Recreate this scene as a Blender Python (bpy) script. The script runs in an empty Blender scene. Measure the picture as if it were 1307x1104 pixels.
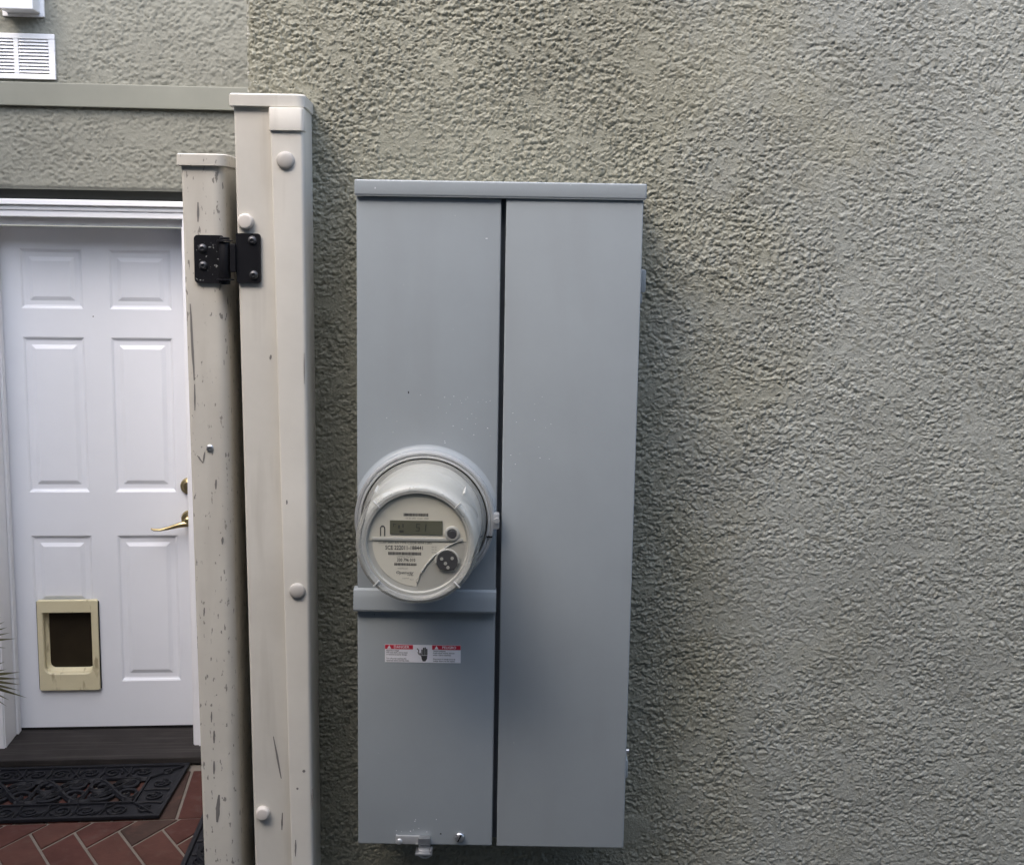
import bpy, bmesh, math, random
import numpy as np
from mathutils import Vector, Matrix
random.seed(7)
D = bpy.data
SC = bpy.context.scene
COL = SC.collection
R = math.radians

# ------------------------------------------------------------------ camera
EYE = Vector((0.0, -1.745, 1.995))
cam = D.cameras.new('camera'); camo = D.objects.new('camera', cam); COL.objects.link(camo)
cam.sensor_fit = 'HORIZONTAL'; cam.sensor_width = 36.0
cam.lens = 36.0 * 1620.0 / 1307.0
cam.clip_start = 0.02; cam.clip_end = 500
pt, rl = R(8.84), 0.0162
F = Vector((0, math.cos(pt), -math.sin(pt)))
X = Vector((1, 0, 0)); U = X.cross(F)
Rr = X * math.cos(rl) + U * math.sin(rl); Uu = U * math.cos(rl) - X * math.sin(rl)
m = Matrix((Rr, Uu, -F)).transposed().to_4x4(); m.translation = EYE
camo.matrix_world = m
SC.camera = camo

# ------------------------------------------------------------------ light
SUN_EL, SUN_AZ = 50.0, 214.0      # azimuth of the light, degrees clockwise from +Y
w = D.worlds.new('World'); SC.world = w; w.use_nodes = True
nt = w.node_tree; nt.nodes.clear()
sky = nt.nodes.new('ShaderNodeTexSky'); sky.sky_type = 'NISHITA'; sky.sun_disc = False
sky.sun_elevation = R(SUN_EL); sky.sun_rotation = R(SUN_AZ)
sky.air_density = 1.0; sky.dust_density = 3.0; sky.ozone_density = 1.0
bg = nt.nodes.new('ShaderNodeBackground'); bg.inputs[1].default_value = 0.12
out = nt.nodes.new('ShaderNodeOutputWorld')
nt.links.new(sky.outputs[0], bg.inputs[0]); nt.links.new(bg.outputs[0], out.inputs[0])
sl = D.lights.new('sun', 'SUN'); sl.energy = 0.7; sl.angle = R(125); sl.color = (1.0, 0.98, 0.945)
so = D.objects.new('sun', sl); COL.objects.link(so)
sd = Vector((math.sin(R(SUN_AZ)) * math.cos(R(SUN_EL)), math.cos(R(SUN_AZ)) * math.cos(R(SUN_EL)), math.sin(R(SUN_EL))))
so.rotation_euler = sd.to_track_quat('Z', 'Y').to_euler(); so.location = (0, 0, 8)
vs = SC.view_settings
vs.view_transform = 'Standard'; vs.look = 'None'; vs.gamma = 1; vs.use_curve_mapping = False
vs.exposure = 2.46
SC.render.engine = 'CYCLES'

# ------------------------------------------------------------------ materials
def mat(name, col, rough=0.6, metal=0.0, var=0.08, vscale=6.0, bump=0.0, bscale=300.0, bdist=0.001,
        spec=0.5, speck=None, coat=0.0, streak=None):
    """procedural paint: base colour with slow and fine variation, optional specks / streaks and fine bump"""
    ma = D.materials.new(name); ma.use_nodes = True
    t = ma.node_tree; b = t.nodes['Principled BSDF']; N = t.nodes.new; L = t.links.new
    b.inputs['Roughness'].default_value = rough; b.inputs['Metallic'].default_value = metal
    b.inputs['Specular IOR Level'].default_value = spec; b.inputs['Coat Weight'].default_value = coat
    tc = N('ShaderNodeTexCoord')
    n1 = N('ShaderNodeTexNoise'); n1.inputs['Scale'].default_value = vscale; n1.inputs['Detail'].default_value = 6
    n1.inputs['Roughness'].default_value = 0.65
    L(tc.outputs['Object'], n1.inputs['Vector'])
    mr = N('ShaderNodeMapRange'); mr.inputs[1].default_value = 0.3; mr.inputs[2].default_value = 0.7
    mr.inputs[3].default_value = 1 - var; mr.inputs[4].default_value = 1 + var
    L(n1.outputs[0], mr.inputs[0])
    mx = N('ShaderNodeMix'); mx.data_type = 'RGBA'; mx.blend_type = 'MULTIPLY'; mx.inputs[0].default_value = 1
    mx.inputs[6].default_value = (*col, 1); L(mr.outputs[0], mx.inputs[7])
    cur = mx.outputs[2]
    for sp in ([speck] if speck else []) + ([streak] if streak else []):
        # (colour, scale xyz, threshold, width, amount)
        c2, sc, th, wd, am = sp
        mp = N('ShaderNodeMapping'); mp.inputs['Scale'].default_value = sc
        L(tc.outputs['Object'], mp.inputs[0])
        n2 = N('ShaderNodeTexNoise'); n2.inputs['Scale'].default_value = 1; n2.inputs['Detail'].default_value = 3
        L(mp.outputs[0], n2.inputs['Vector'])
        m2 = N('ShaderNodeMapRange'); m2.inputs[1].default_value = th; m2.inputs[2].default_value = th + wd
        m2.inputs[3].default_value = 0; m2.inputs[4].default_value = am
        L(n2.outputs[0], m2.inputs[0])
        x2 = N('ShaderNodeMix'); x2.data_type = 'RGBA'
        L(m2.outputs[0], x2.inputs[0]); L(cur, x2.inputs[6]); x2.inputs[7].default_value = (*c2, 1)
        cur = x2.outputs[2]
    L(cur, b.inputs['Base Color'])
    if bump > 0:
        n3 = N('ShaderNodeTexNoise'); n3.inputs['Scale'].default_value = bscale; n3.inputs['Detail'].default_value = 4
        L(tc.outputs['Object'], n3.inputs['Vector'])
        bp = N('ShaderNodeBump'); bp.inputs['Strength'].default_value = bump; bp.inputs['Distance'].default_value = bdist
        L(n3.outputs[0], bp.inputs['Height']); L(bp.outputs[0], b.inputs['Normal'])
    return ma

M = {}
def near_stucco():
    """sand-finish paint: olive and weathered in patches, the olive darkened slightly for the shadow beside the box, cooler and chalkier away from the box; worn pale arris at the corner"""
    ma = mat('stucco', (0.30, 0.30, 0.25), 0.55, var=0.14, vscale=3.2, bump=0.85, bscale=360, bdist=0.0011, spec=0.45)
    t = ma.node_tree; b = t.nodes['Principled BSDF']; N = t.nodes.new; L = t.links.new
    mx = [n for n in t.nodes if n.type == 'MIX'][0]
    tc = [n for n in t.nodes if n.type == 'TEX_COORD'][0]
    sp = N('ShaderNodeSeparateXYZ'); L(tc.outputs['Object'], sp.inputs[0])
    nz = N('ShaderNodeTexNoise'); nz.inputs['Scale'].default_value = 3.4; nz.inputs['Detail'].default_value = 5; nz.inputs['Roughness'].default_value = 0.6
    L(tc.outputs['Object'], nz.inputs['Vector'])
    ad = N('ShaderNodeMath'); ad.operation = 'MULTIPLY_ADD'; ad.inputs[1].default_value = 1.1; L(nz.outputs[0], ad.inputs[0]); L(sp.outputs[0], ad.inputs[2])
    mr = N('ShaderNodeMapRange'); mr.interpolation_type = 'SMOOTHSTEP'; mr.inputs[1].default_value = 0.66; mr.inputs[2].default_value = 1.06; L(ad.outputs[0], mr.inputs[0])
    c = N('ShaderNodeMix'); c.data_type = 'RGBA'; c.inputs[6].default_value = (0.258, 0.257, 0.203, 1); c.inputs[7].default_value = (0.285, 0.298, 0.272, 1)  # olive side darkened slightly to take in the shadow beside the box
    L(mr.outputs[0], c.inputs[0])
    n2 = N('ShaderNodeTexNoise'); n2.inputs['Scale'].default_value = 120; n2.inputs['Detail'].default_value = 3; L(tc.outputs['Object'], n2.inputs['Vector'])
    a2 = N('ShaderNodeMath'); a2.operation = 'MULTIPLY_ADD'; a2.inputs[1].default_value = 0.030; L(n2.outputs[0], a2.inputs[0]); L(sp.outputs[0], a2.inputs[2])
    m2 = N('ShaderNodeMapRange'); m2.inputs[1].default_value = -0.3475; m2.inputs[2].default_value = -0.3445; m2.inputs[3].default_value = 0.75; m2.inputs[4].default_value = 0.0
    L(a2.outputs[0], m2.inputs[0])
    c2 = N('ShaderNodeMix'); c2.data_type = 'RGBA'; c2.inputs[7].default_value = (0.50, 0.50, 0.46, 1); L(m2.outputs[0], c2.inputs[0]); L(c.outputs[2], c2.inputs[6])
    n3 = N('ShaderNodeTexNoise'); n3.inputs['Scale'].default_value = 75; n3.inputs['Detail'].default_value = 4; L(tc.outputs['Object'], n3.inputs['Vector'])
    m3 = N('ShaderNodeMapRange'); m3.inputs[1].default_value = 0.56; m3.inputs[2].default_value = 0.72; m3.inputs[4].default_value = 0.40; L(n3.outputs[0], m3.inputs[0])
    c3 = N('ShaderNodeMix'); c3.data_type = 'RGBA'; c3.inputs[7].default_value = (0.185, 0.175, 0.125, 1); L(m3.outputs[0], c3.inputs[0]); L(c2.outputs[2], c3.inputs[6])
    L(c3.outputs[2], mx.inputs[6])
    b1 = [n for n in t.nodes if n.type == 'BUMP'][0]
    n4 = N('ShaderNodeTexNoise'); n4.inputs['Scale'].default_value = 95; n4.inputs['Detail'].default_value = 5; n4.inputs['Roughness'].default_value = 0.65
    L(tc.outputs['Object'], n4.inputs['Vector'])
    m4 = N('ShaderNodeMapRange'); m4.interpolation_type = 'SMOOTHSTEP'; m4.inputs[1].default_value = 0.46; m4.inputs[2].default_value = 0.60; L(n4.outputs[0], m4.inputs[0])
    b4 = N('ShaderNodeBump'); b4.inputs['Strength'].default_value = 0.35; b4.inputs['Distance'].default_value = 0.0012
    L(m4.outputs[0], b4.inputs['Height']); L(b4.outputs[0], b1.inputs['Normal'])
    return ma
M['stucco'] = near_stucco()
M['stucco_far'] = mat('stucco_far', (0.208, 0.208, 0.175), 0.85, var=0.10, vscale=3, bump=0.5, bscale=160, bdist=0.003, spec=0.3)
M['trim'] = mat('painted_trim', (0.195, 0.198, 0.163), 0.6, var=0.07, vscale=5)
M['box'] = mat('grey_enamel', (0.292, 0.324, 0.343), 0.42, var=0.05, vscale=5, bump=0.08, bscale=260, bdist=0.0006,
               speck=((0.62, 0.64, 0.66), (150, 150, 150), 0.765, 0.02, 0.7), streak=((0.245, 0.262, 0.270), (16, 16, 2.2), 0.52, 0.25, 0.30))
M['box_dark'] = mat('grey_enamel_shade', (0.10, 0.115, 0.135), 0.5, var=0.05)
M['vinyl'] = mat('tan_vinyl', (0.565, 0.545, 0.492), 0.5, var=0.08, vscale=7, streak=((0.30, 0.275, 0.23), (42, 42, 3.5), 0.56, 0.22, 0.42),
                 speck=((0.36, 0.32, 0.26), (9, 9, 3), 0.56, 0.25, 0.40))
M['vinyl_worn'] = mat('worn_vinyl', (0.54, 0.515, 0.455), 0.6, var=0.08, vscale=9,
                      speck=((0.16, 0.15, 0.135), (210, 210, 75), 0.635, 0.04, 0.85),
                      streak=((0.38, 0.35, 0.30), (24, 24, 4), 0.5, 0.25, 0.5))
M['vinyl_clean'] = mat('clean_vinyl', (0.61, 0.59, 0.535), 0.5, var=0.07, vscale=7, streak=((0.33, 0.305, 0.26), (50, 50, 4.0), 0.58, 0.22, 0.38),
                 speck=((0.42, 0.38, 0.32), (9, 9, 3), 0.58, 0.25, 0.3))
M['scuff'] = mat('scuff', (0.17, 0.16, 0.15), 0.8)
M['button'] = mat('grey_plastic', (0.43, 0.41, 0.38), 0.45, var=0.04)
M['button_pale'] = mat('pale_plastic', (0.60, 0.56, 0.51), 0.45, var=0.04)
M['black'] = mat('black_powder_coat', (0.008, 0.008, 0.010), 0.42, spec=0.3, var=0.15, vscale=30, bump=0.1, bscale=500)
M['black_worn'] = mat('black_worn_coat', (0.008, 0.008, 0.010), 0.42, spec=0.3, var=0.15, vscale=30, bump=0.15, bscale=400,
                      speck=((0.30, 0.31, 0.31), (240, 240, 190), 0.66, 0.03, 0.8))
M['screw'] = mat('dark_screw_steel', (0.10, 0.10, 0.105), 0.4, 0.7, var=0.15, vscale=60)
M['steel'] = mat('zinc_steel', (0.52, 0.53, 0.54), 0.32, 0.9, var=0.12, vscale=50, bump=0.1, bscale=300)
M['alu'] = mat('cast_aluminium', (0.60, 0.61, 0.61), 0.30, 0.6, var=0.08, vscale=30, bump=0.1, bscale=400)
M['white_door'] = mat('white_door_paint', (0.725, 0.74, 0.775), 0.45, var=0.02, vscale=4, bump=0.12, bscale=90, bdist=0.0012)
M['white_trim'] = mat('white_trim_paint', (0.74, 0.745, 0.765), 0.5, var=0.03)
M['white_metal'] = mat('white_metal', (0.74, 0.74, 0.75), 0.45, var=0.04)
M['head_shade'] = mat('head_gap_shade', (0.035, 0.037, 0.032), 0.8, var=0.2)
M['cream'] = mat('yellowed_plastic', (0.60, 0.54, 0.36), 0.5, var=0.05, vscale=12,
                 speck=((0.22, 0.17, 0.09), (38, 38, 12), 0.60, 0.12, 0.7))
M['flap'] = mat('smoked_flap', (0.022, 0.017, 0.010), 0.30, var=0.25, vscale=14)
M['brass'] = mat('antique_brass', (0.50, 0.41, 0.22), 0.28, 0.95, var=0.12, vscale=30)
M['wood_dark'] = mat('dark_wood', (0.026, 0.023, 0.022), 0.75, var=0.2, vscale=12, bump=0.3, bscale=60, spec=0.15,
                     streak=((0.052, 0.047, 0.044), (3, 60, 60), 0.5, 0.2, 0.7))
M['rubber'] = mat('black_rubber', (0.0075, 0.008, 0.011), 0.55, var=0.25, vscale=25, bump=0.2, bscale=200, spec=0.22)
M['mortar'] = mat('mortar', (0.14, 0.120, 0.10), 0.9, var=0.15, vscale=20, bump=0.4, bscale=200)
BR = [mat('red_brick', (0.066, 0.027, 0.022), 0.85, var=0.22, vscale=9, bump=0.5, bscale=140, bdist=0.002, spec=0.15,
          speck=((0.075, 0.05, 0.045), (18, 18, 18), 0.55, 0.2, 0.6)),
      mat('rust_brick', (0.074, 0.033, 0.026), 0.85, var=0.2, vscale=9, bump=0.5, bscale=140, bdist=0.002, spec=0.15,
          speck=((0.09, 0.055, 0.045), (22, 22, 22), 0.55, 0.2, 0.5)),
      mat('brown_brick', (0.048, 0.030, 0.025), 0.85, var=0.2, vscale=9, bump=0.5, bscale=140, bdist=0.002, spec=0.15,
          speck=((0.13, 0.06, 0.045), (14, 14, 14), 0.56, 0.2, 0.5))]
M['concrete'] = mat('concrete', (0.085, 0.082, 0.076), 0.9, var=0.15, vscale=3, bump=0.3, bscale=80)
M['meter_body'] = mat('meter_body_plastic', (0.47, 0.47, 0.44), 0.45, var=0.03, vscale=20)
M['meter_plate'] = mat('meter_plate', (0.66, 0.635, 0.545), 0.5, var=0.02, vscale=20)
M['meter_grey'] = mat('meter_grey_plastic', (0.40, 0.395, 0.36), 0.5, var=0.03, vscale=20)
M['meter_dark'] = mat('meter_dark_plastic', (0.055, 0.055, 0.06), 0.4, var=0.1, vscale=60)
M['gasket'] = mat('black_gasket', (0.015, 0.015, 0.015), 0.95, spec=0.05)
M['lcd'] = mat('lcd_glass', (0.120, 0.121, 0.086), 0.25, var=0.06, vscale=40)
M['ink'] = mat('black_ink', (0.06, 0.06, 0.06), 0.7)
M['ink_soft'] = mat('grey_ink', (0.22, 0.22, 0.20), 0.7)
M['lcd_ink'] = mat('lcd_segment', (0.030, 0.031, 0.024), 0.5)
M['sticker'] = mat('sticker_white', (0.82, 0.82, 0.86), 0.45, var=0.02)
M['sticker_red'] = mat('sticker_red', (0.52, 0.03, 0.055), 0.45, var=0.05)
M['palm'] = mat('palm_leaf', (0.12, 0.118, 0.055), 0.5, var=0.3, vscale=20)
M['palm_stem'] = mat('palm_stem', (0.16, 0.13, 0.08), 0.8, var=0.3, vscale=20)
M['blocker'] = mat('grey_blocker', (0.13, 0.13, 0.125), 0.85, var=0.1)

def clear_plastic():
    ma = D.materials.new('clear_polycarbonate'); ma.use_nodes = True
    t = ma.node_tree; t.nodes.clear(); N = t.nodes.new; L = t.links.new
    o = N('ShaderNodeOutputMaterial'); tr = N('ShaderNodeBsdfTransparent'); gl = N('ShaderNodeBsdfGlossy')
    df = N('ShaderNodeBsdfDiffuse'); df.inputs[0].default_value = (0.55, 0.55, 0.50, 1)
    tr.inputs[0].default_value = (0.985, 0.985, 0.97, 1); gl.inputs['Roughness'].default_value = 0.06
    tc = N('ShaderNodeTexCoord'); nz = N('ShaderNodeTexNoise'); nz.inputs['Scale'].default_value = 28
    nz.inputs['Detail'].default_value = 6
    L(tc.outputs['Object'], nz.inputs['Vector'])
    # moulded side wall and lip are hazy, the front window is clear
    vm = N('ShaderNodeVectorMath'); vm.operation = 'MULTIPLY'; vm.inputs[1].default_value = (1, 0, 1); L(tc.outputs['Object'], vm.inputs[0])
    ln = N('ShaderNodeVectorMath'); ln.operation = 'LENGTH'; L(vm.outputs[0], ln.inputs[0])
    hz = N('ShaderNodeMapRange'); hz.inputs[1].default_value = 0.0615; hz.inputs[2].default_value = 0.0640; hz.inputs[3].default_value = 0.02; hz.inputs[4].default_value = 0.48
    L(ln.outputs[1], hz.inputs[0])
    nm_ = N('ShaderNodeMapRange'); nm_.inputs[1].default_value = 0.3; nm_.inputs[2].default_value = 0.7; nm_.inputs[3].default_value = 0.32; nm_.inputs[4].default_value = 0.52; L(nz.outputs[0], nm_.inputs[0])
    mr = N('ShaderNodeMath'); mr.operation = 'MULTIPLY'; L(nm_.outputs[0], mr.inputs[0]); L(hz.outputs[0], mr.inputs[1])
    mr2 = N('ShaderNodeMath'); mr2.operation = 'MULTIPLY'; mr2.inputs[1].default_value = 1.8; L(mr.outputs[0], mr2.inputs[0]); mr = mr2
    m1 = N('ShaderNodeMixShader'); L(mr.outputs[0], m1.inputs[0]); L(tr.outputs[0], m1.inputs[1]); L(df.outputs[0], m1.inputs[2])
    fr = N('ShaderNodeLayerWeight'); fr.inputs[0].default_value = 0.25
    fm = N('ShaderNodeMapRange'); fm.inputs[3].default_value = 0.035; fm.inputs[4].default_value = 0.75; L(fr.outputs[1], fm.inputs[0])
    fp_ = N('ShaderNodeMath'); fp_.operation = 'POWER'; fp_.inputs[1].default_value = 1.6; L(fm.outputs[0], fp_.inputs[0])
    m2 = N('ShaderNodeMixShader'); L(fp_.outputs[0], m2.inputs[0]); L(m1.outputs[0], m2.inputs[1]); L(gl.outputs[0], m2.inputs[2])
    L(m2.outputs[0], o.inputs[0])
    return ma
M['clear'] = clear_plastic()

# ------------------------------------------------------------------ helpers
def obj(name, bm, material, parent=None, smooth=None, recalc=True):
    if recalc: bmesh.ops.recalc_face_normals(bm, faces=bm.faces)
    me = D.meshes.new(name); bm.to_mesh(me); bm.free()
    me.materials.append(M[material] if isinstance(material, str) else material)
    o = D.objects.new(name, me); COL.objects.link(o)
    if parent: o.parent = parent
    if smooth is not None:
        me.shade_smooth()
        me.set_sharp_from_angle(angle=R(smooth))
    return o

def thing(name, label, cat, loc=(0, 0, 0), rotz=0, group=None):
    o = D.objects.new(name, None); COL.objects.link(o); o.empty_display_size = 0.05
    o.location = loc; o.rotation_euler = (0, 0, rotz); o['label'] = label; o['category'] = cat
    if group: o['group'] = group
    return o

def add_box(bm, x0, x1, y0, y1, z0, z1, bev=0.0, seg=2):
    b2 = bmesh.new()
    v = [b2.verts.new(p) for p in [(x0, y0, z0), (x1, y0, z0), (x1, y1, z0), (x0, y1, z0), (x0, y0, z1), (x1, y0, z1), (x1, y1, z1), (x0, y1, z1)]]
    for f in [(0, 3, 2, 1), (4, 5, 6, 7), (0, 1, 5, 4), (1, 2, 6, 5), (2, 3, 7, 6), (3, 0, 4, 7)]:
        b2.faces.new([v[i] for i in f])
    if bev > 0:
        bmesh.ops.bevel(b2, geom=b2.edges[:], offset=bev, segments=seg, affect='EDGES', profile=0.6)
    merge(bm, b2)

def merge(bm, b2):
    me = D.meshes.new('tmp'); b2.to_mesh(me); b2.free(); bm.from_mesh(me); D.meshes.remove(me)

def box(*a, **k):
    bm = bmesh.new(); add_box(bm, *a, **k); return bm

def loft(rings, cap=True):
    """rings: list of equally long lists of points"""
    bm = bmesh.new(); vr = [[bm.verts.new(p) for p in r] for r in rings]
    n = len(rings[0])
    for a, b in zip(vr[:-1], vr[1:]):
        for i in range(n):
            bm.faces.new((a[i], a[(i + 1) % n], b[(i + 1) % n], b[i]))
    if cap:
        bm.faces.new(vr[0][::-1]); bm.faces.new(vr[-1])
    return bm

def rrect(x0, x1, y0, y1, r, n=4):
    """rounded rectangle in plan, r = (front left, front right, back right, back left)"""
    pts = []
    for cx, cy, rr, a0 in [(x0, y0, r[0], 180), (x1, y0, r[1], 270), (x1, y1, r[2], 0), (x0, y1, r[3], 90)]:
        ox = cx + (rr if cx == x0 else -rr); oy = cy + (rr if cy == y0 else -rr)
        for i in range(n + 1):
            a = R(a0 + 90 * i / n); pts.append((ox + rr * math.cos(a), oy + rr * math.sin(a)))
    return pts

def add_lathe(bm, c, prof, n=64, axis='Y', close=False, a0=0.0, a1=360.0):
    """prof: list of (radius, distance along the axis towards the viewer, -Y)"""
    full = abs(a1 - a0) >= 360
    cnt = n if full else n + 1
    rings = []
    for r, h in prof:
        ring = []
        for i in range(cnt):
            a = R(a0 + (a1 - a0) * i / n)
            if axis == 'Y': p = (c[0] + r * math.cos(a), c[1] - h, c[2] + r * math.sin(a))
            else: p = (c[0] + r * math.cos(a), c[1] + r * math.sin(a), c[2] + h)
            ring.append(bm.verts.new(p))
        rings.append(ring)
    if close: rings.append(rings[0])
    for p, q in zip(rings[:-1], rings[1:]):
        for i in range(cnt if full else cnt - 1):
            j = (i + 1) % cnt
            bm.faces.new((p[i], p[j], q[j], q[i]))
    if not close:
        if prof[0][0] > 1e-6 and prof[0][0] < 0.5 and full: bm.faces.new(rings[0][::-1])
        if full: bm.faces.new(rings[-1])
    return rings

def lathe(c, prof, **k):
    bm = bmesh.new(); add_lathe(bm, c, prof, **k); return bm

def dome(c, r, h, n=32, flat=0.0, lip=0.0):
    """low button head facing -Y"""
    prof = [(r, 0), (r, h * 0.35 + lip)]
    for i in range(1, 7):
        a = R(90 * i / 6)
        prof.append((max(r * (flat + (1 - flat) * math.cos(a)), 1e-5), h * 0.35 + lip + h * 0.65 * math.sin(a)))
    return lathe(c, prof, n=n)

def add_tube(bm, pts, r, n=6, taper=None):
    pts = [Vector(p) for p in pts]; rings = []
    for i, p in enumerate(pts):
        t = (pts[min(i + 1, len(pts) - 1)] - pts[max(i - 1, 0)]).normalized()
        up = Vector((0, 0, 1)) if abs(t.z) < 0.9 else Vector((1, 0, 0))
        s = t.cross(up).normalized(); q = s.cross(t)
        rr = r if taper is None else r * (taper[0] + (taper[1] - taper[0]) * i / (len(pts) - 1))
        rings.append([bm.verts.new(p + (s * math.cos(2 * math.pi * k / n) + q * math.sin(2 * math.pi * k / n)) * rr) for k in range(n)])
    for a, b in zip(rings[:-1], rings[1:]):
        for k in range(n): bm.faces.new((a[k], a[(k + 1) % n], b[(k + 1) % n], b[k]))
    bm.faces.new(rings[0][::-1]); bm.faces.new(rings[-1])

def add_poly(bm, pts, y, th=0.0):
    """polygon in the XZ plane facing -Y at depth y; th gives it thickness"""
    f = bm.faces.new([bm.verts.new((x, y, z)) for x, z in pts])
    if th > 0:
        b = [bm.verts.new((x, y + th, z)) for x, z in pts]; v = list(f.verts); n = len(v)
        for i in range(n): bm.faces.new((v[i], b[i], b[(i + 1) % n], v[(i + 1) % n]))

def add_text(bm, s, x, z, y, size, align='CENTER', sx=1.0, shear=0.0, bold=0.0):
    cu = D.curves.new('t', 'FONT'); cu.body = s; cu.size = size; cu.align_x = align; cu.align_y = 'CENTER'; cu.shear = shear
    cu.resolution_u = 2; cu.offset = bold
    o = D.objects.new('t', cu); COL.objects.link(o)
    dg = bpy.context.evaluated_depsgraph_get(); me = D.meshes.new_from_object(o.evaluated_get(dg))
    me.transform(Matrix.Translation((x, y, z)) @ Matrix.Rotation(R(90), 4, 'X') @ Matrix.Diagonal((sx, 1, 1, 1)))
    bm.from_mesh(me); D.meshes.remove(me); D.objects.remove(o); D.curves.remove(cu)

# ------------------------------------------------------------------ noise for the stucco relief
def perlin(x, y, seed=0):
    rng = np.random.RandomState(seed)
    ang = rng.rand(4096) * 2 * np.pi; perm = rng.randint(0, 4096, 8192)
    xi = np.floor(x).astype(np.int64); yi = np.floor(y).astype(np.int64); xf = x - xi; yf = y - yi
    def g(ix, iy):
        h = perm[(perm[ix & 4095] + iy) & 4095]; return np.cos(ang[h]), np.sin(ang[h])
    u = xf * xf * xf * (xf * (xf * 6 - 15) + 10); v = yf * yf * yf * (yf * (yf * 6 - 15) + 10)
    def d(ix, iy, dx, dy):
        gx, gy = g(ix, iy); return gx * dx + gy * dy
    a = d(xi, yi, xf, yf); b = d(xi + 1, yi, xf - 1, yf); c = d(xi, yi + 1, xf, yf - 1); e = d(xi + 1, yi + 1, xf - 1, yf - 1)
    return (a + u * (b - a)) * (1 - v) + (c + u * (e - c)) * v
def fbm(x, y, o=3, seed=0, gain=0.5):
    s = 0; a = 1.0; f = 1.0
    for i in range(o):
        s = s + a * perlin(x * f + 17.3 * i, y * f - 9.1 * i, seed + i); a *= gain; f *= 2.03
    return s
def sstep(a, b, x):
    t = np.clip((x - a) / (b - a), 0, 1); return t * t * (3 - 2 * t)
def grains(x, z, c, seed):
    """rounded sand grains, one per jittered cell of size c, with random radius and height (0..1)"""
    rng = np.random.RandomState(seed); tab = rng.rand(4, 4096).astype(np.float32); perm = rng.randint(0, 4096, 8192)
    u = x / c; v = z / c; iu = np.floor(u).astype(np.int64); iv = np.floor(v).astype(np.int64); best = np.zeros_like(u)
    for di in (-1, 0, 1):
        for dj in (-1, 0, 1):
            h = perm[(perm[(iu + di) & 4095] + iv + dj) & 4095]
            du = u - (iu + di + tab[0][h]); dv = (v - (iv + dj + tab[1][h])) * 1.15
            rr = 0.40 + 0.45 * tab[2][h]
            q = 1 - (du * du + dv * dv) / (rr * rr)
            best = np.maximum(best, np.sqrt(np.clip(q, 0, 1)) * (0.35 + 0.65 * tab[3][h]))
    return best
def stucco_h(x, z, k=1.0, soft=0.0):
    """lace-texture stucco: ragged trowelled plates, torn crumbs between them; metres"""
    x = x / k; z = z / k
    wx = fbm(x / 0.006, z / 0.006, 2, 11) * 0.0022; wz = fbm(x / 0.006 + 40, z / 0.006, 2, 12) * 0.0022
    X_ = x + wx; Z_ = z + wz
    patch = fbm(x / 0.070 + 0.25 * z / 0.07, z / 0.055, 3, 3)    # where the trowel flattened the coat
    calm = sstep(-0.10, 0.5, fbm(x / 0.26 + 3, z / 0.30, 2, 8))  # calmer and rougher areas of the wall
    n = fbm(X_ / 0.0115, Z_ / 0.0092, 5, 5, 0.72) + 1.0 * np.clip(patch, -0.30, 0.7) + 0.10
    plate = sstep(-0.05, 0.045, n); plate2 = sstep(0.30, 0.38, n)
    rough = 1 - sstep(-0.02, 0.34, n)
    wx2 = 0.0012 * perlin(x / 0.0035, z / 0.0035, 61); wz2 = 0.0012 * perlin(x / 0.0035 + 30, z / 0.0035, 62)
    crumbs = 0.75 * grains(x + wx2, z + wz2, 0.0068, 71) + 0.55 * grains(x + wz2, z + wx2, 0.0041, 72)
    cov = sstep(-0.25, 0.30, fbm(x / 0.032, z / 0.026, 3, 81) + 0.55 * (1 - plate2))
    pit = sstep(0.12, 0.36, fbm(X_ / 0.0066 + 9, Z_ / 0.0052, 3, 51, 0.65)) * rough
    h = 0.00085 * plate + 0.00055 * plate2 + 0.0030 * crumbs * cov * (1 - 0.72 * plate2) - 0.0015 * pit
    return k * (h * (1.0 - 0.30 * calm) * (1 - soft) + 0.0020 * fbm(x / 0.16, z / 0.16, 2, 41))

def axis_pts(spans):
    out_ = []
    for a, b, s in spans:
        n = max(1, int(round((b - a) / s))); out_ += list(np.linspace(a, b, n, endpoint=False))
    out_.append(spans[-1][1]); return np.array(out_)

def grid_mesh(name, co, nx, nz, material, extra=None):
    """co: (nz*nx,3); quads facing -Y; extra = list of quads given by corner points"""
    i = np.arange(nx * nz).reshape(nz, nx)
    q = np.stack([i[:-1, :-1], i[:-1, 1:], i[1:, 1:], i[1:, :-1]], -1).reshape(-1, 4)
    nv = len(co); ev = []; eq = []
    for qd in (extra or []):
        eq.append([nv + len(ev) + k for k in range(4)]); ev += qd
    if ev: co = np.vstack([co, np.array(ev)]); q = np.vstack([q, np.array(eq)])
    me = D.meshes.new(name); me.vertices.add(len(co)); me.vertices.foreach_set('co', co.astype(np.float32).ravel())
    me.loops.add(q.size); me.loops.foreach_set('vertex_index', q.astype(np.int32).ravel())
    me.polygons.add(len(q)); me.polygons.foreach_set('loop_start', np.arange(0, q.size, 4, dtype=np.int32))
    me.update(calc_edges=True); me.shade_smooth(); me.materials.append(M[material])
    o = D.objects.new(name, me); COL.objects.link(o); return o

# ------------------------------------------------------------------ ground
o = obj('ground', box(-25, 25, -25, 25, -0.3, -0.045), 'concrete'); o['kind'] = 'structure'

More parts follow.
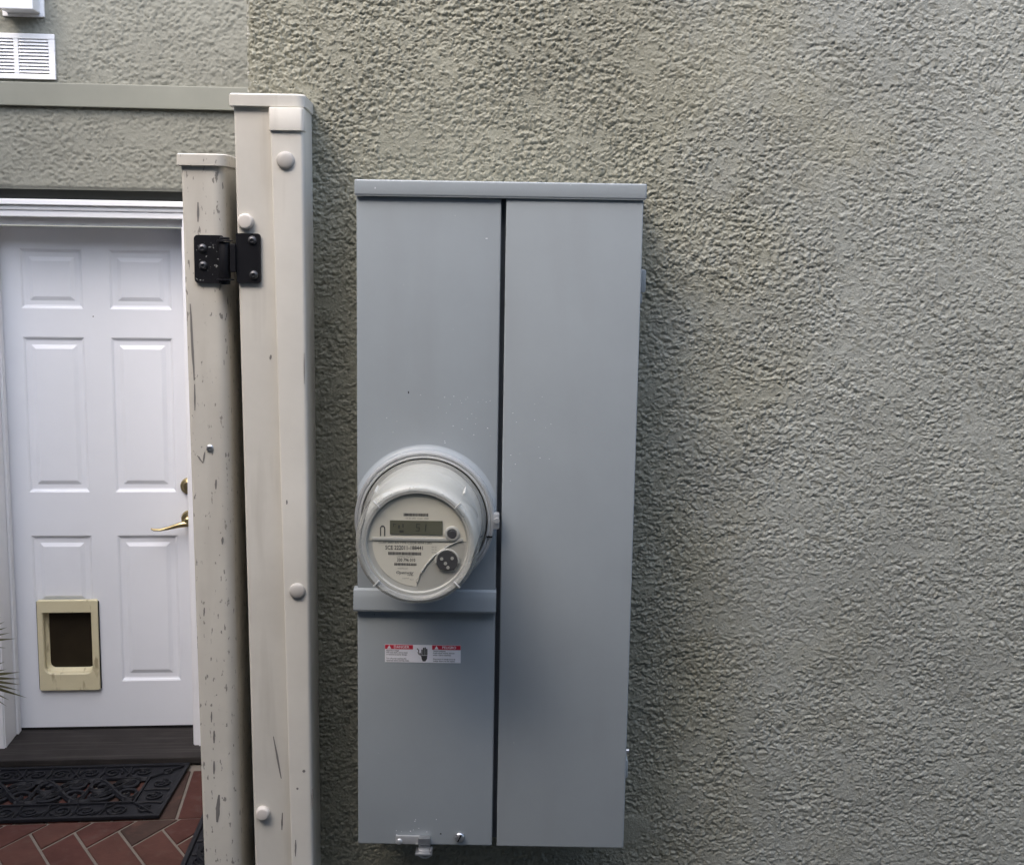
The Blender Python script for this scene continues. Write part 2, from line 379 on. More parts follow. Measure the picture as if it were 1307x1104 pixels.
# ------------------------------------------------------------------ near stucco wall
CX = -0.3608                                     # its outer corner
xs = axis_pts([(CX, 0.78, 0.0012), (0.78, 4.5, 0.15)])
zs = axis_pts([(-0.1, 1.04, 0.12), (1.04, 2.34, 0.0012), (2.34, 3.3, 0.1)])
gx, gz = np.meshgrid(xs, zs)
soft = 0.36 * sstep(0.10, 0.50, gx + 0.25 * perlin(gx / 0.3, gz / 0.3, 91))
smear = 1 - sstep(0.7, 1.15, np.hypot(((gx - 0.168) * 0.85 + (gz - 1.135) * 0.5) / 0.045, ((gz - 1.135) * 0.85 - (gx - 0.168) * 0.5) / 0.020) + 0.35 * fbm(gx / 0.02, gz / 0.02, 3, 66))
hh = stucco_h(gx, gz, 1.0, soft); hh = hh * (1 - 0.9 * smear) + 0.0022 * smear
far_ = sstep(0.78, 0.745, gx) * sstep(1.04, 1.06, gz) * sstep(2.34, 2.325, gz)      # the modelled relief runs out where only the material carries on
hh = hh * far_ + 0.0014 * (1 - far_)
edge = np.clip((0.010 - (gx - CX)) / 0.010, 0, 1)                 # rounded arris at the corner
px = gx + np.where(gx <= CX + 1e-6, 0.0035 * perlin(gz / 0.012, gz * 0, 77) - 0.001, 0)
co = np.stack([px, -hh + 0.010 * edge ** 2, gz], -1).reshape(-1, 3)
yb = 2.95
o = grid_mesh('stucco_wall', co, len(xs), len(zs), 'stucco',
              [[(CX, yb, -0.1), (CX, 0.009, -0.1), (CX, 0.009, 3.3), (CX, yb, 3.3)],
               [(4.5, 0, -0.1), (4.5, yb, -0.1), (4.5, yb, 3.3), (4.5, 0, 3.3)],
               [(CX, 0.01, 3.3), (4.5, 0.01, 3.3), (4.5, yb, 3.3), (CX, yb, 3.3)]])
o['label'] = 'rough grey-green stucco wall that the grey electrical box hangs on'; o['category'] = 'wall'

# unseen walls added behind the camera and left of the patio, blocking low sky
b = bmesh.new()
add_box(b, -9, 9, -2.25, -2.05, -0.1, 4.1)
add_box(b, -2.9, -2.7, -2.049, 3.1, -0.1, 4.1)
o = obj('light_blocker_walls', b, 'blocker')
o['label'] = 'plain grey walls added out of view behind the viewer to block light from the yard'; o['category'] = 'added wall'

# ------------------------------------------------------------------ far house wall with the door, turned about 5 degrees
BP = Vector((-1.2933, 3.0881, 0)); BA = R(5)
def far(name, label, cat, group=None): return thing(name, label, cat, BP, BA, group)
hw = far('house_wall', 'olive stucco house wall with a smooth band above the white door', 'wall')
# upper stucco (local x = along the wall, y = depth; wall face at y=-0.172)
WF = -0.172
xs = axis_pts([(-2.6, -0.80, 0.2), (-0.80, 0.40, 0.0045), (0.40, 1.2, 0.2)])
zs = axis_pts([(2.131, 2.95, 0.0045), (2.95, 4.2, 0.2)])
gx, gz = np.meshgrid(xs, zs)
hh = stucco_h(gx + 3.3, gz + 1.7, 1.9) * sstep(-0.80, -0.76, gx) * sstep(0.40, 0.36, gx) * sstep(2.95, 2.90, gz)
roll = np.clip((0.012 - (gz - 2.131)) / 0.012, 0, 1)
co = np.stack([gx, WF - hh + 0.012 * roll ** 2, gz], -1).reshape(-1, 3)
o = grid_mesh('stucco_face', co, len(xs), len(zs), 'stucco_far',
              [[(-2.6, WF + 0.012, 2.131), (1.2, WF + 0.012, 2.131), (1.2, 0.02, 2.131), (-2.6, 0.02, 2.131)]])
o.parent = hw
obj('stucco_face', box(-2.6, -0.700, WF, 0.05, -0.1, 2.1305), 'stucco_far', hw)
obj('stucco_face', box(0.128, 1.2, WF, 0.05, -0.1, 2.1305), 'stucco_far', hw)
obj('trim_band', box(-2.6, 1.2, WF - 0.024, WF + 0.004, 2.418, 2.499, bev=0.003), 'trim', hw)
obj('head_shade_strip', box(-0.699, 0.127, WF + 0.050, WF + 0.075, 2.094, 2.131), 'head_shade', hw)  # dark strip: shade of the gap over the casing put into its colour

# white vent grille
vt = far('vent_grille', 'white louvred vent grille on the stucco above the band', 'vent')
fr = bmesh.new()
vx0, vx1, vz0, vz1 = -0.625, -0.355, 2.510, 2.665
yv = WF - 0.016
for a in [(vx0, vx1, vz0, vz0 + 0.018), (vx0, vx1, vz1 - 0.018, vz1)]:
    add_box(fr, a[0], a[1], yv, WF + 0.01, a[2], a[3], bev=0.002)
for a in [(vx0, vx0 + 0.022), (vx1 - 0.022, vx1), (-0.496, -0.480)]:
    add_box(fr, a[0], a[1], yv + 0.0006, WF + 0.01, vz0 + 0.0185, vz1 - 0.0185, bev=0.001)
obj('frame', fr, 'white_metal', vt)
obj('backing', box(vx0 + 0.01, vx1 - 0.01, WF + 0.002, WF + 0.008, vz0 + 0.01, vz1 - 0.01), 'gasket', vt)
nsl = 10; sm = None
for cxa, cxb in ((vx0 + 0.0225, -0.4965), (-0.4795, vx1 - 0.0225)):
    for k in range(nsl):
        z = vz0 + 0.026 + k * (vz1 - vz0 - 0.044) / (nsl - 0.5)
        b = bmesh.new()
        v = [b.verts.new(p) for p in [(cxa, yv + 0.001, z - 0.0035), (cxb, yv + 0.001, z - 0.0035), (cxb, yv + 0.011, z + 0.006), (cxa, yv + 0.011, z + 0.006)]]
        b.faces.new(v)
        r_ = bmesh.ops.extrude_face_region(b, geom=b.faces[:])
        for vv in [e for e in r_['geom'] if isinstance(e, bmesh.types.BMVert)]: vv.co += Vector((0, 0.001, 0.0028))
        obj('slat', b, 'white_metal', vt)

# white fixture at the top of the frame
lf = far('wall_light', 'white box-shaped wall light fixture above the vent grille', 'wall light')
obj('housing', box(-0.515, -0.400, WF - 0.105, WF - 0.012, 2.733, 2.86, bev=0.004), 'white_metal', lf)
obj('back_plate', box(-0.530, -0.387, WF - 0.012, WF + 0.006, 2.722, 2.88, bev=0.003), 'white_metal', lf)

# door frame
df = far('door_frame', 'white moulded door frame around the white panel door', 'door frame')
hd = bmesh.new()
add_box(hd, -0.745, 0.180, WF - 0.030, WF + 0.06, 2.074, 2.094, bev=0.003)
add_box(hd, -0.735, 0.170, WF - 0.018, WF + 0.06, 2.055, 2.0735, bev=0.005)
add_box(hd, -0.730, 0.165, WF - 0.012, WF + 0.06, 2.032, 2.0545, bev=0.003)
obj('head_casing', hd, 'white_trim', df)
obj('head_jamb', box(-0.660, 0.095, WF + 0.030, 0.045, 2.003, 2.0315), 'white_trim', df)
for sgn, xin in ((-1, -0.637), (1, 0.066)):
    b = bmesh.new(); xo = xin + sgn * 0.020
    add_box(b, *sorted((xin, xo)), WF - 0.004, 0.045, 0.0, 2.0025, bev=0.002)
    st = xin - sgn * 0.0
    obj('jamb', b, 'white_trim', df)
    b = bmesh.new()
    for k, (a0, a1, pr_) in enumerate([(0.004, 0.022, 0.012), (0.0225, 0.042, 0.020), (0.0425, 0.075, 0.028)]):
        add_box(b, *sorted((xin + sgn * a0, xin + sgn * a1)), WF - pr_, WF - 0.0045, 0.0, 2.0315, bev=0.003)
    obj('side_casing', b, 'white_trim', df)
    b = bmesh.new()
    add_box(b, *sorted((xin - sgn * 0.0005, xin - sgn * 0.010)), -0.050, -0.012, 0.032, 2.0, bev=0.002)
    if sgn < 0: obj('door_stop', b, 'white_trim', df)
    else: b.free()

# door
dr = far('panel_door', 'white six-panel door with a pet flap, standing behind the gate', 'door')
DX0, DX1, DZ0, DZ1 = -0.634, 0.063, 0.032, 1.999
PAN = [(-0.562, -0.341, 1.693, 1.916), (-0.237, -0.016, 1.693, 1.916), (-0.559, -0.335, 0.988, 1.586), (-0.236, -0.012, 0.988, 1.586),
       (-0.557, -0.333, 0.530, 0.817), (-0.233, -0.006, 0.226, 0.817)]
# slab = stiles and rails butted around panel openings
sl_ = bmesh.new(); T = 0.040
def rail(x0, x1, z0, z1): add_box(sl_, x0, x1, 0, T, z0, z1)
xsu = [(DX0, -0.562), (-0.334, -0.237), (-0.006, DX1)]
for a, b_ in xsu: rail(a, b_, DZ0, DZ1)
for a, b_ in ((-0.562, -0.334), (-0.237, -0.006)):
    rail(a, b_, 1.916, DZ1); rail(a, b_, 1.586, 1.693); rail(a, b_, 0.817, 0.988)
rail(-0.562, -0.546, 0.200, 0.5295); rail(-0.562, -0.334, DZ0, 0.200); rail(-0.237, -0.006, DZ0, 0.226)
bmesh.ops.remove_doubles(sl_, verts=sl_.verts, dist=1e-5)
obj('slab', sl_, 'white_door', dr)
for i, (a, b_, c, d) in enumerate(PAN):
    x0, x1 = ((-0.562, -0.334) if a < -0.3 else (-0.237, -0.006))
    def ring(ins, y, zz=None): return [(x0 + ins, y, c + ins), (x1 - ins, y, c + ins), (x1 - ins, y, d - ins), (x0 + ins, y, d - ins)]
    bm = loft([ring(0, 0.0005), ring(0.005, 0.003), ring(0.008, 0.0075), ring(0.014, 0.0095), ring(0.030, 0.0095), ring(0.044, 0.0035), ring(0.046, 0.003)], cap=False)
    bm.faces.new([bm.verts.new(p) for p in ring(0.046, 0.003)])
    bmesh.ops.remove_doubles(bm, verts=bm.verts, dist=1e-6)
    obj('door_panel', bm, 'white_door', dr)
# pet flap unit
pf = obj('pet_door', bmesh.new(), 'cream', dr)
bm = bmesh.new()
px0, px1, pz0, pz1 = -0.549, -0.317, 0.196, 0.562
ox0, ox1, oz0, oz1 = -0.530, -0.340, 0.262, 0.514
outer = rrect(px0, px1, pz0, pz1, (0.008,) * 4, 5); inner = rrect(ox0, ox1, oz0, oz1, (0.030, 0.030, 0.004, 0.004), 5)
inner2 = rrect(ox0 + 0.004, ox1 - 0.004, oz0 + 0.004, oz1 - 0.003, (0.028, 0.028, 0.003, 0.003), 5)
inner3 = rrect(ox0 + 0.016, ox1 - 0.004, oz0 + 0.016, oz1 - 0.003, (0.022, 0.022, 0.003, 0.003), 5)
P3 = lambda pts, y: [(x, y, z) for x, z in pts]
bm = loft([P3(outer, 0.0), P3(outer, -0.014), P3([(px0 + (x - px0) * 0.985 + 0.0017, z + (0.002 if z < .38 else -0.002)) for x, z in outer], -0.017),
           P3(inner, -0.017), P3(inner2, -0.012), P3(inner2, 0.012), P3(inner3, 0.020), P3(inner3, 0.034)], cap=False)
bmesh.ops.recalc_face_normals(bm, faces=bm.faces); bm.to_mesh(pf.data); bm.free()
pf.data.shade_smooth(); pf.data.set_sharp_from_angle(angle=R(30))
obj('flap', box(ox0 + 0.004, ox1 - 0.002, 0.026, 0.032, oz0 + 0.004, oz1 - 0.002), 'flap', pf)
bm = bmesh.new()
for x, z0, z1 in ((px0 - 0.0015, 0.20, 0.555), (px1 + 0.0015, 0.20, 0.555)):
    add_box(bm, x - 0.0012, x + 0.0012, -0.010, -0.0005, z0, z1)
obj('seal_gap', bm, 'gasket', pf)
# deadbolt and lever
db = obj('deadbolt', lathe((0.043, -0.0005, 1.013), [(0.033, 0), (0.033, 0.006), (0.029, 0.013), (0.022, 0.016), (0.021, 0.024), (0.019, 0.026)], n=40), 'brass', dr, 35)
obj('key_plug', lathe((0.043, -0.0265, 1.011), [(0.011, 0), (0.011, 0.002)], n=24), 'brass', db)
lv = obj('lever_handle', lathe((0.043, -0.0005, 0.884), [(0.033, 0), (0.033, 0.005), (0.029, 0.012), (0.014, 0.016), (0.013, 0.050), (0.016, 0.056), (0.010, 0.062)], n=40), 'brass', dr, 35)
bm = bmesh.new()
ps = [(0.046, -0.052, 0.874), (0.030, -0.055, 0.873), (0.005, -0.056, 0.868), (-0.03, -0.056, 0.858), (-0.060, -0.055, 0.851), (-0.085, -0.054, 0.851), (-0.097, -0.053, 0.855)]
rings = []
for k, p in enumerate(ps):
    hz = [0.011, 0.012, 0.010, 0.007, 0.005, 0.005, 0.003][k]; hy = [0.011, 0.010, 0.008, 0.008, 0.010, 0.010, 0.005][k]
    rings.append([(p[0], p[1] + hy * math.cos(2 * math.pi * j / 12), p[2] + hz * math.sin(2 * math.pi * j / 12)) for j in range(12)])
obj('grip', loft(rings), 'brass', lv, 60)
# small dent / scratch of wear on the door
bm = bmesh.new(); add_poly(bm, [(-0.302, 1.666), (-0.297, 1.668), (-0.296, 1.664), (-0.300, 1.662)], -0.0004)
obj('chip_mark', bm, 'scuff', dr)

# threshold
th = far('door_threshold', 'dark weathered wooden threshold board under the white door', 'threshold')
obj('board', box(-0.75, 0.180, -0.300, 0.06, 0.004, 0.030, bev=0.004), 'wood_dark', th)
obj('sweep', box(-0.634, 0.063, -0.004, -0.0005, 0.0305, 0.040), 'gasket', th)

# ------------------------------------------------------------------ brick patio (herringbone, with a border course by the door)
pa = obj('brick_patio', box(-4.2, 0.3, 0.02, 3.25, -0.045, -0.005), 'mortar'); pa['kind'] = 'structure'
A2 = Vector((0.0755, -0.113)); B2 = Vector((0.0675, 0.129)); O2 = Vector((-1.586, 2.228)) - B2
bdir = Vector((math.cos(R(6.5)), math.sin(R(6.5)))); bnor = Vector((-bdir.y, bdir.x)); bpt = Vector((-1.13, 2.352))
def clip(poly, p, n):
    outp = []
    for i in range(len(poly)):
        a, b = poly[i], poly[(i + 1) % len(poly)]; da, db_ = (a - p).dot(n), (b - p).dot(n)
        if da <= 0: outp.append(a)
        if da * db_ < 0: outp.append(a + (b - a) * (da / (da - db_)))
    return outp
def brick(poly, zt):
    poly = [Vector(p) for p in poly]
    ar = sum(poly[i].x * poly[(i + 1) % len(poly)].y - poly[(i + 1) % len(poly)].x * poly[i].y for i in range(len(poly))) / 2
    if abs(ar) < 0.002: return
    if ar < 0: poly.reverse()
    def inset(d):
        n = len(poly); res = []
        for i in range(n):
            a, b, c = poly[i - 1], poly[i], poly[(i + 1) % n]
            e1 = (b - a).normalized(); e2 = (c - b).normalized()
            n1 = Vector((-e1.y, e1.x)); n2 = Vector((-e2.y, e2.x)); k = 1 + n1.dot(n2)
            res.append(b + (n1 + n2) * (d / max(k, 0.35)))
        return res
    a, b = inset(0.0052), inset(0.0075)
    bm = loft([[(p.x, p.y, -0.02) for p in a], [(p.x, p.y, zt - 0.002) for p in a], [(p.x, p.y, zt) for p in b]])
    o = obj('brick', bm, random.choice(BR[:1] * 4 + BR[1:2] * 3 + BR[2:] * 2), pa)
for i in range(-14, 15):
    for j in range(-9, 12):
        bx, by = i + 2 * j, i - 2 * j
        for cells in ([(0, 0), (2, 0), (2, 1), (0, 1)], [(0, 1), (1, 1), (1, 3), (0, 3)]):
            poly = [O2 + A2 * (bx + cx_) + B2 * (by + cy_) for cx_, cy_ in cells]
            c = sum(poly, Vector((0, 0))) / 4
            if not (-2.6 < c.x < -0.42 and 0.7 < c.y < 2.65): continue
            poly = clip(poly, bpt, bnor)
            if len(poly) >= 3: brick(poly, random.uniform(-0.001, 0.001))
for k in range(-14, 8):
    p0 = bpt + bdir * (0.108 * k); L_ = 0.40
    brick([p0, p0 + bdir * 0.108, p0 + bdir * 0.108 + bnor * L_, p0 + bnor * L_], random.uniform(-0.001, 0.001))

# ------------------------------------------------------------------ scroll door mats
def spiral(cx, cy, r0, turns, start, sgn, n=22):
    return [(cx + r0 * (1 - 0.85 * t) * math.cos(start + sgn * 2 * math.pi * turns * t), cy + r0 * (1 - 0.85 * t) * math.sin(start + sgn * 2 * math.pi * turns * t), 0.0) for t in [i / n for i in range(n + 1)]]
def scroll_mat(label, loc, rotz, W, H):
    t = thing('scroll_doormat', label, 'doormat', loc, rotz, 'black rubber scroll doormats')
    b = bmesh.new(); e = 0.016
    for a in ((0, W, 0, e), (0, W, H - e, H)): add_box(b, *a[:2], *a[2:], 0.0, 0.013, bev=0.003)
    for a in ((0, e), (W - e, W)): add_box(b, a[0], a[1], e + 0.0003, H - e - 0.0003, 0.0, 0.0125, bev=0.003)
    obj('border', b, 'rubber', t)
    i = 0.115
    b = bmesh.new(); z = 0.0075
    for a in ((i, W - i, i, i + 0.008), (i, W - i, H - i - 0.008, H - i)): add_box(b, *a, 0.001, 0.012, bev=0.002)
    for a in ((i, i + 0.008), (W - i - 0.008, W - i)): add_box(b, a[0], a[1], i + 0.0085, H - i - 0.0085, 0.001, 0.0115, bev=0.002)
    for (xa, ya), (xb, yb_) in [((e, e), (i, i)), ((W - e, e), (W - i, i)), ((e, H - e), (i, H - i)), ((W - e, H - e), (W - i, H - i))]:
        add_tube(b, [(xa, ya, z), (xb, yb_, z)], 0.005)
    obj('inner_rail', b, 'rubber', t)
    b = bmesh.new()
    def sc(pts, r=0.0042): add_tube(b, [(p[0], p[1], z) for p in pts], r, 5)
    nb = max(2, round((W - 2 * i) / 0.094)); st = (W - 2 * i) / nb
    for k in range(nb):
        for yy, fl in ((e + (i - e) / 2, 1), (H - e - (i - e) / 2, -1)):
            c = i + st * (k + 0.5)
            sc(spiral(c + 0.006 * (1 if k % 2 else -1), yy, 0.036, 1.6, R(200 if k % 2 else -20), fl if k % 2 else -fl))
            sc([(c - st / 2, yy - fl * 0.045, 0), (c - st / 2 + 0.006, yy, 0), (c - st / 2, yy + fl * 0.045, 0)])
            if k % 2: sc([(c - st / 2 - 0.03, yy - fl * 0.045, 0), (c - st / 2, yy, 0), (c - st / 2 + 0.03, yy + fl * 0.045, 0)], 0.003)
    nb2 = max(1, round((H - 2 * i) / 0.094)); s2 = (H - 2 * i) / nb2
    for k in range(nb2):
        for xx, fl in ((e + (i - e) / 2, 1), (W - e - (i - e) / 2, -1)):
            sc(spiral(xx, i + s2 * (k + 0.5), 0.034, 1.6, R(90), fl)); sc([(xx - 0.045, i + s2 * k, 0), (xx, i + s2 * k + 0.006, 0), (xx + 0.045, i + s2 * k, 0)])
    for xx in (e + (i - e) / 2, W - e - (i - e) / 2):
        for yy in (e + (i - e) / 2, H - e - (i - e) / 2): sc(spiral(xx, yy, 0.026, 1.5, R(60), 1), 0.0038)
    obj('border_scroll', b, 'rubber', t)
    b = bmesh.new()
    for a in ((e, W - e, e, i), (e, W - e, H - i, H - e), (e, i, i, H - i), (W - i, W - e, i, H - i)): add_box(b, a[0], a[1], a[2], a[3], 0.0008, 0.0042)
    obj('backing', b, 'rubber', t)
    b = bmesh.new(); y0, y1 = i + 0.01, H - i - 0.01; ym = (y0 + y1) / 2; nm = max(2, round((W - 2 * i) / 0.20)); sm_ = (W - 2 * i - 0.02) / nm
    for k in range(nm):
        x0 = i + 0.01 + k * sm_
        for fl in (1, -1):
            pts = [(x0 + sm_ * u_, ym + fl * (y1 - y0) / 2 * math.cos(math.pi * u_) * 0.93, 0) for u_ in [q / 10 for q in range(11)]]
            sc(pts, 0.0105)
        hh_ = (y1 - y0) / 2
        for xx, yy, s_, g_ in ((x0 + sm_ * 0.22, ym + hh_ * 0.35, 90, 1), (x0 + sm_ * 0.78, ym - hh_ * 0.35, -90, 1), (x0 + sm_ * 0.30, ym - hh_ * 0.45, 0, -1), (x0 + sm_ * 0.70, ym + hh_ * 0.45, 180, -1)):
            sc(spiral(xx, yy, hh_ * 0.50, 1.3, R(s_), g_), 0.0085)
        sc([(x0, y0, 0), (x0, y1, 0)], 0.007)
    obj('centre_scroll', b, 'rubber', t)
    return t
# local x along the door; its far edge touches the threshold
Wm, Hm = 0.80, 0.440
md = Vector((math.cos(R(6.2)), math.sin(R(6.2)), 0))
mo = Vector((-1.187, 2.345, 0.002)) - md * Wm
m1_ = scroll_mat('black rubber scroll doormat lying right in front of the dark threshold', mo, R(6.2), Wm, Hm)
for ch in m1_.children:                                       # the limp mat lies a little askew
    for v in ch.data.vertices: v.co.x += 0.10 * v.co.y
mo2 = Vector((-1.070, 2.385, 0.002))
scroll_mat('black rubber scroll doormat half hidden behind the gate post at the bottom', (-1.008, 1.60, 0.002), R(2.6), 0.50, 0.78)

# ------------------------------------------------------------------ palm at the left edge
pl = thing('palm_plant', 'palm plant with thin leaf tips poking in beside the door frame', 'plant', (-2.28, 2.45, 0.02))
bm = bmesh.new(); add_tube(bm, [(0, 0, 0), (0.01, 0.0, 0.2), (0.0, 0.01, 0.4)], 0.035, 8, (1.0, 0.6)); obj('stem', bm, 'palm_stem', pl)
for fa, fe, fl_ in ((2, 8, 0.40), (-12, -4, 0.36), (14, 24, 0.38), (120, 25, 0.45), (200, 20, 0.45), (270, 30, 0.45)):
    bm = bmesh.new(); c0 = Vector((0, 0, 0.38)); di = Vector((math.cos(R(fa)) * math.cos(R(fe)), math.sin(R(fa)) * math.cos(R(fe)), math.sin(R(fe))))
    add_tube(bm, [c0, c0 + di * fl_ * 0.5, c0 + di * fl_ + Vector((0, 0, -0.02))], 0.006, 5, (1, 0.5))
    sd_ = di.cross(Vector((0, 0, 1))).normalized()
    for k in range(13):
        a = R(-70 + 140 * k / 12); ld = (di * math.cos(a) + sd_ * math.sin(a) * 0.6 + Vector((0, 0, math.sin(a) * 0.75))).normalized()
        p = c0 + di * fl_ + Vector((0, 0, -0.02)); l_ = random.uniform(0.16, 0.22); wv = ld.cross(Vector((0.3, 1, 0.2))).normalized() * 0.008
        q1 = p + ld * l_ * 0.5; q2 = p + ld * l_ + Vector((0, 0, -0.015))
        v = [bm.verts.new(x_) for x_ in (p, q1 + wv, q2, q1 - wv)]; bm.faces.new(v)
    obj('frond', bm, 'palm', pl, recalc=False)

# ------------------------------------------------------------------ fence post fixed to the wall
fp = thing('fence_post', 'tall tan vinyl post with cap, fixed beside the grey box', 'post', (0, 0, 0))
FY = -0.100
def post_ring(z, x0, x1, y0, y1, r): return [(x - (0.060 * (y - FY) if x > (x0 + x1) / 2 else 0), y, z) for x, y in rrect(x0, x1, y0, y1, r, 4)]   # its far edge is slightly narrower
tz, bz = 2.150, 0.0
def lerpx(zt, xt, zb, xb, z): return xt + (xb - xt) * (zt - z) / (zt - zb)
L0 = lambda z: lerpx(2.1457, -0.3582, 1.1431, -0.3467, z)
R0 = lambda z: lerpx(2.1361, -0.2690, 1.0931, -0.2645, z)
obj('shaft', loft([post_ring(z, L0(z), R0(z), FY, 0.006, (0.004, 0.006, 0.003, 0.003)) for z in (bz, tz)]), 'vinyl', fp, 40)
capb = loft([post_ring(z, -0.3629 + d, -0.2670 - d, FY - 0.006 + d, 0.006, (0.004, 0.012, 0.003, 0.003)) for z, d in ((2.1490, 0.001), (2.1500, 0), (2.1635, 0), (2.1655, 0.002))])
obj('cap', capb, 'vinyl', fp, 40)
S0 = lambda z: lerpx(2.1363, -0.3107, 1.1471, -0.2946, z)
S1 = lambda z: lerpx(2.137, -0.2695, 1.1476, -0.2650, z)
st = obj('cover_strip', loft([post_ring(z, S0(z), S1(z), FY - 0.009, FY + 0.002, (0.003, 0.005, 0.001, 0.001)) for z in (0.01, 2.1475)]), 'vinyl_clean', fp, 16)
obj('strip_cap', loft([post_ring(z, -0.3117 + d, -0.2682 - d, FY - 0.0125 + d, FY + 0.02, (0.003, 0.006, 0.001, 0.001)) for z, d in ((2.1195, 0.0008), (2.1203, 0), (2.1470, 0), (2.1482, 0.0008))]), 'vinyl', st, 40)
for x, z, y, r, mt, h, flt in ((-0.2915, 2.0835, FY - 0.0088, 0.0112, 'button', 0.0055, 0.0), (-0.2822, 1.523, FY - 0.0088, 0.0107, 'button', 0.0055, 0.0),
                           (-0.3448, 2.0064, FY + 0.0002, 0.0103, 'button_pale', 0.008, 0.7), (-0.3341, 1.2051, FY + 0.0002, 0.0097, 'button_pale', 0.008, 0.7)):
    obj('screw_cover', dome((x, y, z), r, h, flat=flt), mt, fp, 50)
def scuffs(parent, y, items):
    bm = bmesh.new()
    for x0, z0, x1, z1, wd in items:
        d = Vector((x1 - x0, z1 - z0)); n = Vector((-d.y, d.x)).normalized() * wd / 2
        pts = []
        for k in range(7):
            t_ = k / 6; e = math.sin(math.pi * min(max(t_, 0.06), 0.94)) ** 0.5 * random.uniform(0.8, 1.2); pts.append((x0 + d.x * t_ + n.x * e, z0 + d.y * t_ + n.y * e))
        for k in range(6, -1, -1):
            t_ = k / 6; e = math.sin(math.pi * min(max(t_, 0.06), 0.94)) ** 0.5 * random.uniform(0.8, 1.2); pts.append((x0 + d.x * t_ - n.x * e, z0 + d.y * t_ - n.y * e))
        add_poly(bm, pts, y, 0.0004)
    o = obj('scuff_marks', bm, 'scuff', parent); o['kind'] = 'stuff'

# ------------------------------------------------------------------ open gate: its stile beside the fixed post
GY = -0.090
ga = thing('vinyl_gate', 'open tan vinyl gate seen end-on, its speckled stile left of the tall post', 'gate', (0, 0, 0))
G0 = lambda z: lerpx(2.0724, -0.4288, 1.1367, -0.4197, z)
G1 = lambda z: lerpx(2.0732, -0.3745, 1.1375, -0.3690, z)
sk = -0.03
def gring(z, x0, x1, y0, y1, r): return [(x + (y - y0) * sk, y, z) for x, y in rrect(x0, x1, y0, y1, r, 5)]
obj('stile', loft([gring(z, G0(z), G1(z), GY, GY + 0.11, (0.004, 0.015, 0.004, 0.004)) for z in (0.05, 2.078)]), 'vinyl_worn', ga, 40)
obj('stile_cap', loft([gring(z, -0.4334 + d, -0.3700 - d, GY - 0.005 + d, GY + 0.116, (0.003, 0.016, 0.003, 0.003)) for z, d in ((2.0755, 0.001), (2.0763, 0), (2.0895, 0), (2.0910, 0.0015))]), 'vinyl_worn', ga, 40)
for k in range(7):
    ya = GY + 0.111 + k * 0.121
    v0, v1 = ya, ya + 0.119
    bm = bmesh.new()
    q = [(-0.4240, -0.3880)]
    for yy in (v0, v1): pass
    ringb = [(-0.415 + (v0 - GY) * sk, v0), (-0.370 + (v0 - GY) * sk, v0), (-0.370 + (v1 - GY) * sk, v1), (-0.415 + (v1 - GY) * sk, v1)]
    obj('board', loft([[(x, y, z) for x, y in ringb] for z in (0.10, 2.06)]), 'vinyl', ga)
sw = obj('screw', lathe((-0.3992, GY + 0.0002, 1.7101), [(0.0048, 0), (0.0048, 0.0012), (0.0035, 0.0026), (0.0020, 0.0028), (0.0018, 0.0010), (0.0001, 0.0010)], n=20), 'steel', ga, 40)
scuffs(ga, GY - 0.0004, [(-0.4085, 2.005, -0.4080, 2.030, 0.0028), (-0.4210, 1.900, -0.4180, 1.800, 0.003), (-0.4175, 1.795, -0.418, 1.760, 0.002), (-0.4160, 1.700, -0.4090, 1.690, 0.002), (-0.4090, 1.690, -0.4060, 1.705, 0.002),
   (-0.3925, 1.655, -0.3918, 1.668, 0.0028), (-0.3855, 1.58, -0.3845, 1.59, 0.003), (-0.4050, 1.330, -0.4045, 1.345, 0.002), (-0.4030, 1.255, -0.4025, 1.274, 0.003), (-0.4020, 1.300, -0.4015, 1.318, 0.0028), (-0.4000, 1.185, -0.3965, 1.225, 0.0052), (-0.4120, 1.48, -0.4112, 1.492, 0.002)])
scuffs(fp, FY - 0.0004, [(-0.3185, 1.315, -0.3085, 1.255, 0.0024), (-0.3160, 1.83, -0.3150, 1.836, 0.003), (-0.3085, 1.180, -0.3075, 1.205, 0.0022)])
scuffs(st, FY - 0.0094, [(-0.2885, 1.146, -0.2880, 1.170, 0.0022), (-0.2950, 1.640, -0.2948, 1.646, 0.002), (-0.2760, 1.268, -0.2755, 1.272, 0.004), (-0.2850, 1.243, -0.2847, 1.246, 0.003), (-0.2648, 1.215, -0.2644, 1.245, 0.0016), (-0.2890, 2.126, -0.2888, 2.134, 0.0018), (-0.2705, 1.80, -0.2702, 1.84, 0.0012)])

# ------------------------------------------------------------------ hinge
hg = thing('gate_hinge', 'black steel hinge with two leaves joining the gate to the tall post', 'hinge')
def leaf(name, x0, x1, z0, z1, y, r, mt, tilt=0.0):
    pts = rrect(x0, x1, z0, z1, r, 4)
    bm = loft([[(x, y, z) for x, z in pts], [(x, y - 0.003, z) for x, z in pts], [(x0 + (x - x0) * 0.97 + (x1 - x0) * 0.015, y - 0.0038, z) for x, z in pts]])
    return obj(name, bm, mt, hg, 40)
la = leaf('leaf', -0.4137, -0.3760, 1.9270, 1.9885, GY - 0.0006, (0.005, 0.003, 0.003, 0.005), 'black_worn')
lb = leaf('leaf', -0.3572, -0.3258, 1.9282, 1.9915, FY - 0.0006, (0.002, 0.004, 0.004, 0.002), 'black')
bm = bmesh.new(); add_lathe(bm, (-0.3725, GY - 0.010, 1.934), [(0.0070, 0.0), (0.0075, 0.001), (0.0075, 0.045), (0.0070, 0.046)], n=24, axis='Z')
obj('barrel', bm, 'black', hg, 40)
